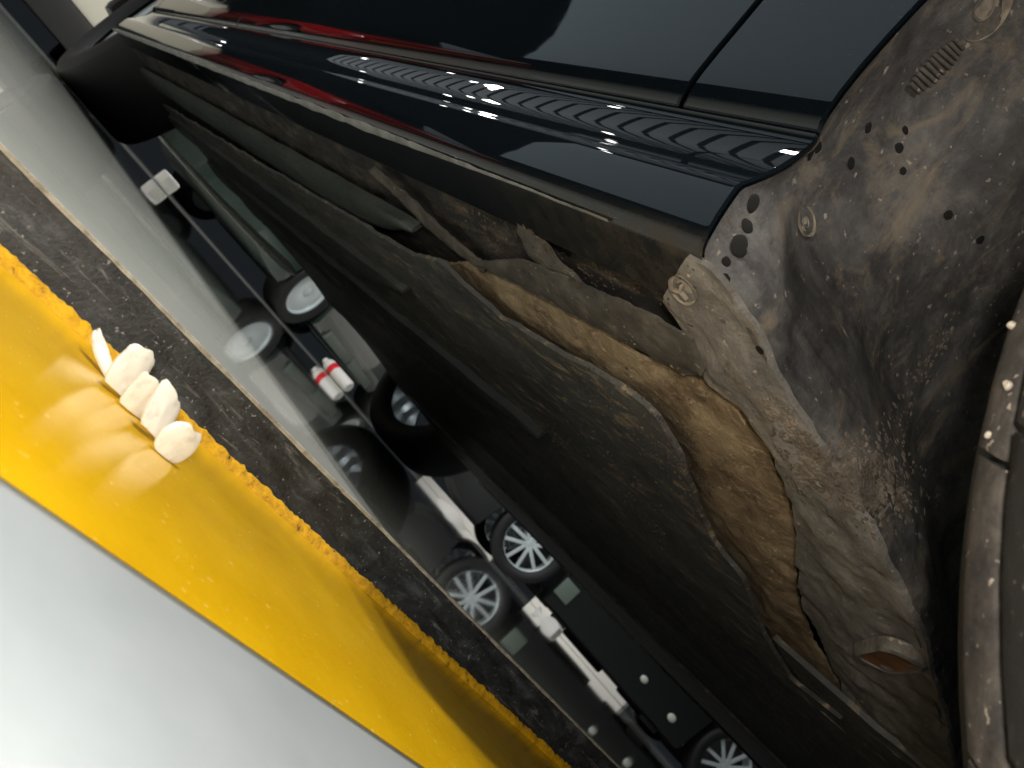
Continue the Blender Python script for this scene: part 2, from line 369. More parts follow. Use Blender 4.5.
def panel(name, prof, x0, x1, mat, n=40, back=0.004):
    """outer skin between two x limits (each may depend on z), with returned edges"""
    bm = bmesh.new(); rows = []
    for z, y in prof:
        a = x0(z) if callable(x0) else x0; b = x1(z) if callable(x1) else x1
        r = [Vector((a + 0.001, y - back, z)), Vector((a, y - 0.0012, z)), Vector((a + 0.0012, y, z))]
        r += [Vector((a + 0.003 + (b - a - 0.006) * (k / n), y, z)) for k in range(n + 1)]
        r += [Vector((b - 0.0012, y, z)), Vector((b, y - 0.0012, z)), Vector((b - 0.001, y - back, z))]
        rows.append(r)
    grid(bm, rows)
    return obj(name, bm, mat, car)
def ax(z):
    v = arch_x(z); return v if v is not None else -1.35
RX = 2.34                                     # rear axle
def rx(z):
    v = 0.41 ** 2 - (z - 0.335) ** 2
    return RX - math.sqrt(v) if v > 0 else RX + 0.95
gap = lambda z: 0.1115 + (z - 0.27) * 0.03 - 0.035 * math.exp(-((z - 0.268) / 0.006))*0 
parts = []
parts.append(panel('rocker_panel', PROF, ax, rx, M['rocker'], 90))
parts.append(panel('front_fender', PROF2, ax, lambda z: gap(z) - 0.0018, M['paint'], 40))
parts.append(panel('front_door', PROF2, lambda z: gap(z) + 0.0018, 1.12, M['paint'], 60))
parts.append(panel('rear_door', PROF2, 1.125, lambda z: rx(z) - 0.06 if z < 0.7 else 2.2, M['paint'], 40))
parts.append(panel('rear_quarter_panel', PROF2, lambda z: rx(z) - 0.055 if z < 0.7 else 2.205, lambda z: rx(z) if z < 0.73 else 3.3, M['paint'], 30))
for o in list(parts):                          # the far side, mirrored
    c = o.copy(); COL.objects.link(c)
    c.matrix_parent_inverse = o.matrix_parent_inverse.copy()
    c.scale = (1, -1, 1); c.location = (0, -W, 0)
    # parent inverse keeps world coordinates: mirror about y = -W/2
# cabin and bonnet, above what the picture shows
prof = [(-1.35, 0.62), (-1.30, 0.78), (-0.2, 0.95), (0.45, 1.38), (1.5, 1.44), (2.5, 1.12), (3.35, 1.02), (3.4, 0.6), (3.3, 0.40), (RX + 0.42, 0.40), (RX + 0.42, 0.74), (RX - 0.42, 0.74), (RX - 0.42, 0.9), (-0.05, 0.9), (0.0, 0.80), (-0.82, 0.80), (-0.85, 0.62)]
bm = bmesh.new()
a = [bm.verts.new((x, -0.03 - max(0, z - 0.9) * 0.35, z)) for x, z in prof]
b = [bm.verts.new((x, -W + 0.03 + max(0, z - 0.9) * 0.35, z)) for x, z in prof]
bm.faces.new(a); bm.faces.new(b[::-1])
for k in range(len(prof)): bm.faces.new((a[k], a[(k + 1) % len(prof)], b[(k + 1) % len(prof)], b[k]))
obj('upper_body', bm, M['paint'], car, smooth=False)
# pale dusty seal along the sill's lower edge
rows = []
for i in range(160):
    x = 0.06 + 1.93 * (i / 159) ** 1.5
    q = fbm((x * 30, 2.2, 1.0), 4)
    h = (0.0016 + 0.0006 * q) * min(1, max(0.05, (x - 0.06) / 0.30))
    zc = 0.1762 + 0.0005 * q
    g = h / 0.0016
    rows.append([Vector((x, 0.001 - 0.004 * g, zc - h)), Vector((x, 0.001 + 0.001 * q * g, zc - h)), Vector((x, 0.001 + 0.003 * g, zc)), Vector((x, 0.001 + 0.0018 * g, zc + h * 0.6)), Vector((x, -0.001, zc + h * 0.8))])
bm = bmesh.new(); grid(bm, rows); ss = obj('sill_seal', bm, M['sill_trim'], car)
c = ss.copy(); COL.objects.link(c); c.matrix_parent_inverse = ss.matrix_parent_inverse.copy(); c.scale = (1, -1, 1); c.location = (0, -W, 0)

# ---- wheel-arch liner: front wall of the well, folding into a shelf at its foot
fz = lambda y: 0.1755 - 0.009 * min(1, max(0, (-y - 0.01) / 0.10))
CR = [(0.05, -0.001), (0.0, -0.003), (-0.012, -0.012), (-0.03, -0.021), (-0.06, -0.032), (-0.09, -0.048), (-0.13, -0.066), (-0.20, -0.082), (-0.30, -0.085), (-1.2, -0.085)]
def crease_x(y):
    for (a, xa), (b, xb) in zip(CR, CR[1:]):
        if b <= y <= a: return xa + (xb - xa) * (a - y) / (a - b)
    return CR[-1][1]
def liner_x(y, z):
    d = 0.445 ** 2 - (z - WZ) ** 2
    x = WX - 0.02 + (math.sqrt(d) if d > 0 else 0)
    x -= 0.058 * (1 - math.exp(y / 0.13))                    # wall leans towards the wheel inboard
    x += 0.010 * math.exp(-((y + 0.055) / 0.030) ** 2) * (1 if z > 0.2 else 0.6)
    t = max(0.0, min(1.0, (z - 0.166) / 0.10)); t = t * t * (3 - 2 * t)
    return crease_x(y) * (1 - t) + x * t
rows = []
zs = [0.166 + 0.0016 * i for i in range(46)] + [0.24 + 0.004 * i for i in range(60)] + [0.48 + 0.012 * i for i in range(22)]
zs = [z for z in zs if z < WZ + 0.43]
yl = [0.002, -0.001, -0.004, -0.008] + [-0.012 - 0.0042 * i for i in range(70)] + [-0.31 - 0.02 * i for i in range(26)]
for z in zs:
    r = []
    for y in yl:
        x = liner_x(y, z)
        edge = min(1, (0.002 - y) / 0.012)
        x -= 0.0  # flush with the arch lip
        w = fbm((y * 26, z * 26, 0.4), 5) * 0.0020 + fbm((y * 110, z * 110, 2.4), 4) * 0.0009
        if z < 0.20: w += fbm((y * 60, z * 60, 9), 4) * 0.003
        k_ = max(0.0, 1 + (y - 0.002) / 0.035)
        y2 = y + (skin_y(z) - 0.0045) * k_ * k_
        ae = (arch_x(z) if arch_x(z) is not None else x) - 0.0008
        e2 = max(0.0, 1 + (y - 0.002) / 0.030) ** 1.3
        r.append(Vector(((x + w * edge) * (1 - e2) + ae * e2, y2, max(z, fz(y)))))
    rows.append(r)
bm = bmesh.new(); grid(bm, rows)
liner = obj('wheel_arch_liner', bm, M['liner'], car)
lb = bmesh.new(); lb.from_mesh(liner.data); LBVH = BVHTree.FromBMesh(lb)
def hit(px, py, bvh=None):
    d = px_ray(px, py).normalized()
    loc, nor, idx, dist = (bvh or LBVH).ray_cast(CAM, d)
    if loc is None: return None
    if nor.dot(d) > 0: nor = -nor
    return loc, nor
def frame(nor, up=Vector((0, 0, 1))):
    z = nor.normalized(); x = up.cross(z)
    x = x.normalized() if x.length > 1e-4 else Vector((1, 0, 0)); y = z.cross(x)
    return Matrix((x, y, z)).transposed()
def disc(name, px, py, rad, mat, parent, asp=1.0, dome=0.35, rot=0.0, lift=0.0004, bvh=None, seed=0):
    h = hit(px, py, bvh)
    if not h: return None
    Fm = frame(h[1]); rows = []
    for k in range(5):
        t = k / 4 * math.pi / 2; row = []
        for i in range(20):
            a = 2 * math.pi * i / 20; rr = rad * math.cos(t) * (1 + 0.16 * noise.noise(Vector((math.cos(a) * 1.4, math.sin(a) * 1.4, seed * 3.7))))
            p = Vector((rr * math.cos(a) * asp, rr * math.sin(a), rad * dome * math.sin(t) - 0.001))
            row.append(h[0] + Fm @ (Matrix.Rotation(rot, 3, 'Z') @ p) + h[1] * lift)
        rows.append(row)
    bm = bmesh.new(); grid(bm, rows, close=True)
    bmesh.ops.remove_doubles(bm, verts=bm.verts[:], dist=1e-5)
    return obj(name, bm, mat, parent)
for k, (px, py, r, asp) in enumerate([(753, 204, .0031, .75), (739, 246, .0036, .75), (747, 226, .0022, .9), (811, 152, .0026, .8), (818, 148, .0020, .7), (899, 148, .0016, 1), (726, 262, .0014, 1), (903, 171, .0012, 1), (770, 90+60, .001, 1), (725, 279, .0015, 1), (868, 128, .0017, .7), (851, 163, .0018, .8), (905, 130, .0017, .6), (760, 350, .0014, 1), (948, 215, .0018, .8), (980, 240, .0018, .8)]):
    disc('plug', px, py, r * 1.7, M['spot'], liner, asp, 0.07, 0.4 * k, lift=0.0012, seed=k)
def ring_clip(px, py, rad, spokes, parent, bvh=None, up=Vector((0, 0, 1)), turn=0.0):
    h = hit(px, py, bvh)
    if not h: return
    Fm = frame(h[1], up); T = Matrix.Translation(h[0] + h[1] * 0.0006) @ Fm.to_4x4() @ Matrix.Rotation(math.pi / 2, 4, 'X')
    bm = bmesh.new()
    lathe(bm, [(rad * 1.28, 0.001), (rad * 1.22, -0.0006), (rad * 1.0, -0.0012), (rad * 0.96, -0.0024), (rad * 0.84, -0.0028), (rad * 0.76, -0.0022), (rad * 0.72, -0.0008), (0.0002, -0.0004)], T, 32)
    for k in range(spokes):
        a = turn + 2 * math.pi * k / spokes
        Rm = Fm @ Matrix.Rotation(a, 3, 'Z')
        add_box(bm, h[0] + h[1] * 0.0022 + Rm @ Vector((0, rad * 0.36, 0)), (rad * 0.22, rad * 0.76, 0.0022), Rm, 0.0003)
    if not spokes:
        lathe(bm, [(rad * 0.5, 0.0), (rad * 0.46, -0.0020), (rad * 0.36, -0.0024), (rad * 0.3, -0.001), (0.0002, -0.0008)], T, 24)
    o = obj('clip', bm, M['clip'], parent)
    return o
c1 = ring_clip(805, 222, 0.0062, 0, liner)
if c1: c1['label'] = 'round stepped push clip caked in dust'
c2 = ring_clip(984, 8, 0.012, 0, liner)
# embossed louvre ribs high on the liner
for k in range(11):
    t = k / 10
    h = hit(913 + 44 * t, 88 - 44 * t)
    if not h: continue
    Fm = frame(h[1]); ww = 0.012 * (0.45 + 0.55 * math.sin(math.pi * (0.12 + 0.76 * t)))
    bm = bmesh.new(); add_box(bm, h[0] + h[1] * 0.0003, (ww * 1.25, 0.0019, 0.0040), Fm @ Matrix.Rotation(0.5, 3, 'Z'), 0.0005)
    obj('louvre', bm, M['lip'], liner)

# ---- underside: muddy sill, dusty flange, tan felt, dark undertrays
Z_T, Z_F, Z_P, Z_S = 0.158, 0.176, 0.172, 0.187
P = lambda L, z: [on(x, y, 2, z) for x, y in L]
# muddy floor of the sill
ea = [Vector((x, -0.006, Z_S)) for x in (0.0, 0.3, 0.8, 1.4, 2.1)]
eb = [Vector((x, -0.26, Z_S)) for x in (0.0, 0.3, 0.8, 1.4, 2.1)]
sill = sheet('sill_underside', ea, eb, 260, 60, M['sill_mud'], car, 0.004, 0.0035, 45)
# tan felt between sill and undertray
E2 = [(470, 262), (505, 280), (560, 310), (620, 345), (665, 368), (700, 380), (740, 412), (768, 452), (787, 495), (797, 545), (796, 600), (812, 640), (850, 700)]
E1 = [(440, 262), (500, 318), (555, 350), (615, 385), (655, 415), (680, 455), (694, 505), (715, 545), (742, 578), (752, 605), (765, 640), (790, 680), (840, 720)]
sheet('felt_liner', P(E2, Z_F), P(E1, Z_F), 130, 26, M['felt'], car, 0.003, 0.0022, 55, -0.004)
# dusty smooth flange beside the felt
sheet('sill_flange', P([(478, 262), (520, 260), (580, 286), (640, 310), (690, 338), (706, 368)], Z_P - 0.001), P([(478, 266), (520, 286), (575, 316), (640, 352), (680, 374), (703, 378)], Z_P - 0.001), 90, 18, M['lip'], car, 0.0018, 0.0016, 60, -0.002)
# raised worn flap on the sill
sheet('sill_flap', P([(518, 222), (532, 228), (556, 262), (584, 288), (640, 316)], Z_P + 0.004), P([(522, 240), (528, 254), (545, 276), (580, 296), (640, 320)], Z_P + 0.004), 30, 8, M['lip'], car, 0.003, 0.0012, 90, -0.002)
sheet('sill_flap', P([(372, 168), (405, 196), (430, 220), (462, 250), (486, 268)], Z_P + 0.002), P([(368, 172), (400, 200), (425, 227), (457, 254), (484, 273)], Z_P + 0.002), 40, 6, M['lip'], car, 0.003, 0.0012, 90, -0.001)
# foot of the liner reaching to the felt
inner_edge = [on(688, 256, 2, 0.1755)] + [Vector((crease_x(y) - 0.004, y, fz(y))) for y in (-0.004, -0.03, -0.06, -0.09, -0.13, -0.2, -0.3, -0.42, -0.6)]
outer_edge = []
for x, y in [(664, 300), (690, 345), (704, 380), (742, 412), (772, 452), (792, 500), (800, 600), (850, 705), (900, 790)]:
    q = on(x, y, 2, 0.172); outer_edge.append(on(x, y, 2, fz(q.y) + 0.002))
foot = sheet('liner_foot', inner_edge, outer_edge, 130, 44, M['foot'], car, 0.003, 0.0030, 38, -0.0035)
fb = bmesh.new(); fb.from_mesh(foot.data); FBVH = BVHTree.FromBMesh(fb)
c3 = ring_clip(684, 289, 0.0062, 3, foot, FBVH, Vector((1, 0.3, 0)), 0.4)
if c3: c3['label'] = 'round clip with a three-pointed star'
# dark joint line between foot and sill
# dark undertray with shaped edge
far = lambda L, z: [Vector((p.x, p.y, z)) for p in L]
Te = P(E1, Z_T)
Tl = [Vector((2.05, -0.20, Z_T)), Vector((1.2, -0.17, Z_T)), Vector((0.7, -0.15, Z_T)), Vector((0.42, -0.135, Z_T))] + Te
Ti = [Vector((2.05, -0.56, Z_T)), Vector((1.2, -0.56, Z_T)), Vector((0.7, -0.56, Z_T)), Vector((0.4, -0.56, Z_T)), Vector((0.2, -0.56, Z_T)), Vector((0.06, -0.56, Z_T))]
sheet('undertray', Tl, Ti, 200, 50, M['tray'], car, 0.004, 0.0022, 22, 0.0)
for k, (y0, y1, z, mt) in enumerate([(-0.575, -0.90, 0.163, 'tray'), (-0.93, -1.28, 0.170, 'tray'), (-1.30, -1.66, 0.166, 'tray')]):
    sheet('undertray', [Vector((x, y0, z)) for x in (-0.6, 0.5, 2.0)], [Vector((x, y1, z)) for x in (-0.6, 0.5, 2.0)], 60, 12, M[mt], car, 0.006, 0.002, 10, 0.006)
# long greenish channel beside the sill
for (y0, y1, z, x0, x1) in ((-0.105, -0.165, 0.168, 0.40, 2.1), (-0.23, -0.30, 0.150, 0.55, 2.08), (-0.36, -0.45, 0.149, 0.36, 2.0)):
    sheet('floor_rail', [Vector((x0 + (x1 - x0) * t, y0, z)) for t in (0, 0.5, 1)], [Vector((x0, y0 - 0.004, z + 0.003)), Vector((x0 + 0.10, y0 + (y1 - y0) * 0.55, z)), Vector((x0 + 0.26, y1, z)), Vector((x1, y1, z))], 90, 14, M['tray2'], car, 0.010, 0.0012, 16, -0.004)
# engine undertray inboard of the wheel, with a rusty brown slot
et = sheet('engine_undertray', [Vector((0.08, -0.46, 0.162)), Vector((-0.2, -0.46, 0.160)), Vector((-0.7, -0.46, 0.160))], [Vector((0.02, -0.9, 0.165)), Vector((-0.2, -0.9, 0.165)), Vector((-0.7, -0.9, 0.165))], 60, 30, M['tray'], car, 0.005, 0.003, 14)
h = hit(890, 655, FBVH); h2 = hit(905, 652, FBVH)
if h and h2:
    ux = (h2[0] - h[0]).normalized(); uz = h[1].normalized(); uy = uz.cross(ux).normalized(); Fm = Matrix((ux, uy, uz)).transposed()
    bm = bmesh.new(); rows = []
    def ring_rows(levels):
        out = []
        for sc, dz in levels:
            row = []
            for i in range(40):
                a = 2 * math.pi * i / 40
                row.append(h[0] + Fm @ Vector((0.033 * sc * math.copysign(abs(math.cos(a)) ** 0.55, math.cos(a)), 0.0115 * sc * math.copysign(abs(math.sin(a)) ** 0.7, math.sin(a)) + 0.0006 * math.sin(3 * a), dz)))
            out.append(row)
        return out
    grid(bm, ring_rows([(1.35, -0.002), (1.22, 0.0042), (1.10, 0.0056), (1.0, 0.0050), (0.97, 0.0034)]), close=True); slot = obj('slot', bm, M['foot'], foot)
    bm = bmesh.new(); rr_ = ring_rows([(0.985, 0.0040), (0.80, 0.0033), (0.4, 0.0030), (0.02, 0.0030)]); grid(bm, rr_, close=True); obj('slot_floor', bm, M['orange'], foot)

# ---- dried mud: clumps thrown over the crease of the liner, the sill and the undertray
random.seed(4)
def clumps(name, spots, count, smin, smax, parent, bvhs, mat, aim=None):
    bm = bmesh.new()
    for _ in range(count):
        cx, cy, sx, sy, rot = random.choice(spots)
        gx, gy = random.gauss(0, 0.62) * sx, random.gauss(0, 0.62) * sy
        px = cx + gx * math.cos(rot) - gy * math.sin(rot); py = cy + gx * math.sin(rot) + gy * math.cos(rot)
        best = None
        for bv in bvhs:
            h = hit(px, py, bv)
            if h and (best is None or (h[0] - CAM).length < (best[0] - CAM).length): best = h
        if not best: continue
        s = random.uniform(smin, smax) * random.uniform(0.5, 1)
        r = bmesh.ops.create_icosphere(bm, subdivisions=1, radius=s)
        Fm = frame(best[1]) @ Matrix.Rotation(random.uniform(0, 6.28), 3, 'Z')
        e = random.uniform(0.6, 2.2); sd = random.random() * 50
        for v in r['verts']:
            q = v.co * (1 + 0.6 * noise.noise(v.co / s * 1.3 + Vector((sd, 0, 0))))
            v.co = best[0] + Fm @ Vector((q.x * e, q.y, q.z * 0.55)) + best[1] * s * 0.1
    o = obj(name, bm, mat, parent); o['kind'] = 'stuff'
    return o
def bvh_of(o):
    b = bmesh.new(); b.from_mesh(o.data); t = BVHTree.FromBMesh(b); return t
ALLB = [bvh_of(o) for o in car.children if o.type == 'MESH' and o.name.split('.')[0] in ('sill_underside', 'undertray', 'liner_foot', 'wheel_arch_liner', 'sill_flange', 'felt_liner', 'sill_flap')]
clumps('mud', [(845, 480, 60, 22, 0.1), (830, 470, 45, 26, -0.2), (870, 495, 44, 26, 0.2), (800, 440, 50, 10, 0.8), (880, 470, 30, 40, 0.3)], 1500, 0.0003, 0.0019, liner, [LBVH, FBVH], M['mud'])
clumps('mud', [(905, 400, 46, 10, -1.0), (800, 440, 30, 12, 0.7), (935, 350, 30, 8, -1.0)], 170, 0.0005, 0.0018, liner, [LBVH, FBVH], M['mud'])
clumps('mud', [(490, 215, 60, 26, 0.5), (560, 240, 70, 22, 0.4), (620, 260, 60, 24, 0.5)], 900, 0.0003, 0.0016, sill, ALLB, M['mud_dark'])
clumps('mud', [(600, 385, 60, 16, 0.7), (650, 440, 60, 16, 0.8), (690, 470, 46, 26, 0.8), (620, 470, 60, 7, 0.8), (560, 440, 30, 6, 0.7), (640, 510, 60, 6, 0.9)], 1100, 0.0003, 0.0015, sill, ALLB, M['mud_dark'])
clumps('mud', [(730, 470, 60, 30, 1.0), (640, 370, 60, 22, 0.6), (770, 560, 40, 18, 1.4)], 260, 0.0004, 0.0013, sill, ALLB, M['felt'])

# ---- wheels
def tyre_profile(R, w, rim):
    return [(rim, -w * .42), (rim + .012, -w * .47), (R - .060, -w * .545), (R - .028, -w * .54), (R - .013, -w * .52), (R - .006, -w * .47), (R - .004, -w * .40), (R - .004, w * .40), (R - .009, w * .47), (R - .025, w * .515), (R - .055, w * .53), (rim + .012, w * .47), (rim, w * .42)]
def alloy(bm, Mx, rr, face, n=5, mirror=1):
    lathe(bm, [(rr, -0.09 * mirror), (rr - .004, -0.06 * mirror), (rr - .012, 0.0), (rr - .006, face * mirror), (rr + .006, (face + .004) * mirror), (rr + .008, (face - .008) * mirror)], Mx, 48)
    lathe(bm, [(0.001, (face - .008) * mirror), (0.03, (face - .008) * mirror), (0.05, (face - .014) * mirror), (0.055, (face - .03) * mirror)], Mx, 24)
    if n == 0:
        lathe(bm, [(0.05, (face - .012) * mirror), (rr * 0.5, (face - .004) * mirror), (rr * 0.8, (face - .012) * mirror), (rr * 0.99, (face - .02) * mirror)], Mx, 40)
    for k in range(n):
        a0 = 2 * math.pi * k / n + 0.3
        for s in (-1, 1):
            a1 = a0 + s * 0.12; a2 = a0 + s * 0.36
            p1 = Vector((0.035 * math.cos(a1), 0, 0.035 * math.sin(a1))); p2 = Vector((rr * 0.985 * math.cos(a2), 0, rr * 0.985 * math.sin(a2)))
            mid = (p1 + p2) / 2; d = p2 - p1
            rot = Matrix.Rotation(-math.atan2(d.z, d.x), 3, 'Y')
            vs = add_box(bm, mid + Vector((0, (face - .016) * mirror, 0)), (d.length, 0.018, rr * 0.135), rot, 0.004)
            bmesh.ops.transform(bm, matrix=Mx, verts=vs)
# front wheel, steered
PHI = R_(30)
axis = Vector((-math.sin(PHI), math.cos(PHI), 0)); TW = 0.225
inner = Vector((WX, -0.1545, WZ))                                  # centre of the inner tread edge
wc = inner + axis * (TW * 0.40)
MW = Matrix.Translation(wc) @ Matrix.Rotation(PHI, 4, 'Z')
bm = bmesh.new(); alloy(bm, MW, 0.232, 0.085); wheel = obj('wheel', bm, M['silver'], car)
bm = bmesh.new(); lathe(bm, tyre_profile(TR, TW, 0.232), MW, 128)
tyre = obj('tyre', bm, M['rubber'], wheel)
# tread ribs with slanting sipes
def tread(h0, h1, N, slant, mat, name, gapf, rough_=0.0, gi=0.0):
    bm = bmesh.new()
    for k in range(N):
        a0 = 2 * math.pi * (k + gi) / N; a1 = a0 + 2 * math.pi / N * (1 - gapf)
        S = 4; rows = []
        for i in range(S + 1):
            a = a0 + (a1 - a0) * i / S; row = []
            for (hh, rr) in ((h0, TR - .009), (h0 + .0012, TR - .0012), (h0 + .003, TR), ((h0 + h1) / 2, TR + .0006), (h1 - .003, TR), (h1 - .0012, TR - .0012), (h1, TR - .009)):
                aa = a + slant * ((hh - h0) / (h1 - h0)) ** 1.4
                row.append(MW @ Vector((rr * math.cos(aa), hh, rr * math.sin(aa))))
            rows.append(row)
        V = grid(bm, rows)
        bm.faces.new(V[0]); bm.faces.new(V[-1][::-1])
    return obj(name, bm, mat, tyre)
w = TW
tread(-.40 * w, -.315 * w, 26, -0.03, M['tread_dust'], 'tread_rib', 0.03)
tread(-.30 * w, -.11 * w, 26, -0.10, M['tread_dark'], 'tread_rib', 0.035)
tread(-.075 * w, .06 * w, 40, -0.04, M['tread_dark'], 'tread_rib', 0.05)
tread(.10 * w, .28 * w, 26, 0.10, M['tread_dark'], 'tread_rib', 0.05)
tread(.30 * w, .40 * w, 26, 0.03, M['tread_dust'], 'tread_rib', 0.05)
tb = [bvh_of(o) for o in tyre.children]
for k, (px, py, r) in enumerate([(1014, 326, .0012), (1009, 386, .0014), (990, 436, .0010)]):
    best = None
    for bv in tb:
        q = hit(px, py, bv)
        if q and (best is None or (q[0] - CAM).length < (best[0] - CAM).length): best = q
    if best:
        bm = bmesh.new(); bmesh.ops.create_icosphere(bm, subdivisions=2, radius=r)
        for v in bm.verts: v.co = best[0] + best[1] * r * 0.4 + v.co * (1 + 0.5 * noise.noise(v.co * 700 + Vector((k, 0, 0))))
        obj('pebble', bm, M['pebble'], tyre)
def plain_wheel(wx, wy, wz, R, side, name='wheel', parent=None, inv=True, n=5, rimr=None, face=0.085, wid=0.235):
    Mx = Matrix.Translation((wx, wy, wz)); rr = rimr or R * 0.69
    bm = bmesh.new(); alloy(bm, Mx, rr, face, n, side); wl = obj('wheel', bm, M['silver'], parent, keep_inv=inv)
    bm = bmesh.new(); lathe(bm, tyre_profile(R, wid, rr), Mx, 72)
    if inv: obj('tyre', bm, M['rubber_clean'], wl)
    else: obj('tyre', bm, M['rubber_clean'], wl, keep_inv=False)
    return wl
plain_wheel(RX, -0.145, 0.335, 0.335, 1, parent=car)
plain_wheel(RX, -W + 0.125, 0.335, 0.335, -1, parent=car)
plain_wheel(WX, -W + 0.16, WZ, 0.335, -1, parent=car)

# pale lower trim of the rear bumper
rows = []
for i in range(40):
    t = i / 39; y = -0.44 - 0.84 * t; z = 0.138 + 0.008 * math.sin(t * 2) + 0.055 * t * t; hh = 0.009 + 0.016 * t ** 1.5 * (1 if t < 0.93 else max(0.1, (1 - t) / 0.07))
    x = 3.2 + 0.12 * t * (1 - t)
    rows.append([Vector((x + 0.06, y, z + hh)), Vector((x, y, z + hh)), Vector((x - 0.012, y, z)), Vector((x, y, z - hh)), Vector((x + 0.06, y, z - hh))])
bm = bmesh.new(); grid(bm, rows); obj('rear_bumper_trim', bm, M['lamp_glass'], car)
bm = bmesh.new(); add_box(bm, (3.36, -W / 2, 0.47), (0.16, W - 0.1, 0.36), None, 0.03); obj('rear_bumper', bm, M['dark'], car)

# ------------------------------------------------------------------ small white pieces on the yellow border
def chip(base, top, width, curl, lean, label, seed, taper=0.75, twist=0.0):
    b = on(base[0], base[1], 2, Z_LOW + 0.001)
    b0 = b.copy()
    # stand it up at the base's distance: take the point on the top ray at the same distance from the camera
    d = px_ray(*top); tt = (b - CAM).dot(vF) / d.dot(vF); t_ = CAM + d * tt
    t_ = t_ + Vector((lean, 0, 0))
    upv = t_ - b; along = Vector((KDX, 1, 0)).normalized()
    along = Matrix.Rotation(twist, 3, upv.normalized()) @ along
    nrm = along.cross(upv).normalized()
    if nrm.x > 0: nrm = -nrm
    rows = []; rb = []
    nS, nT = 14, 12
    for i in range(nT):
        t = i / (nT - 1); wd = width * (1 - (1 - taper) * abs(2 * t - 1) ** 2.2)
        if i == 0 or i == nT - 1: wd *= 0.86
        r = []; q = []
        for j in range(nS):
            s = 2 * j / (nS - 1) - 1
            bul = curl * (1 - s * s) * (0.6 + 0.4 * t)
            tl = t * (1 + 0.16 * noise.noise(Vector((s * 1.3, seed * 5.1, 0.3))) + 0.07 * s * math.sin(seed * 2.3)) if t > 0.5 else t
            p = b + upv * tl + along * (s * wd / 2 * (1 + 0.14 * noise.noise(Vector((t * 2.1, seed * 3.3, 1.0))))) + nrm * bul + nrm * 0.0004 * noise.noise(Vector((s * 2, t * 2, seed)))
            rim_t = min(0.55, (1 - abs(s)) * 5 + 0.35, t * 6 + 0.4, (1 - t) * 8 + 0.45)
            r.append(p + nrm * 0.0010 * rim_t); q.append(p - nrm * 0.0010 * rim_t)
        rows.append(r); rb.append(q)
    bm = bmesh.new(); A = grid(bm, rows); B = grid(bm, rb)
    ring = lambda G: G[0][:] + [G[i][nS - 1] for i in range(1, nT)] + [G[nT - 1][j] for j in range(nS - 2, -1, -1)] + [G[i][0] for i in range(nT - 2, 0, -1)]
    ra, rb_ = ring(A), ring(B)
    for k in range(len(ra)): bm.faces.new((ra[k], ra[(k + 1) % len(ra)], rb_[(k + 1) % len(ra)], rb_[k]))
    zmin = min(v.co.z for v in bm.verts)
    for v in bm.verts: v.co.z += Z_LOW + 0.0012 - zmin
    o = obj('plastic_chip', bm, M['white'])
    return tag(o, label, 'plastic chip', 'white chips lined up on the yellow border')
chip((107, 380), (97, 338), 0.0080, 0.0014, 0.003, 'slim pointed white chip tilted away from the rest of its row', 1, 0.30, 0.0)
chip((113, 393), (146, 358), 0.0136, 0.0016, 0.005, 'broad curved white chip between the slim pointed chip and the small one', 2, 0.85, 0.38)
chip((129, 411), (157, 384), 0.0122, 0.0013, 0.002, 'small squarish white chip in the middle of the row of five', 3, 0.9, 0.28)
chip((147, 436), (173, 400), 0.0136, 0.0015, 0.005, 'curved white chip half hidden behind the rounded end chip', 4, 0.85, 0.40)
chip((163, 456), (193, 430), 0.0136, 0.0013, 0.002, 'rounded white chip ending the row, wholly in view', 5, 0.70, 0.15)

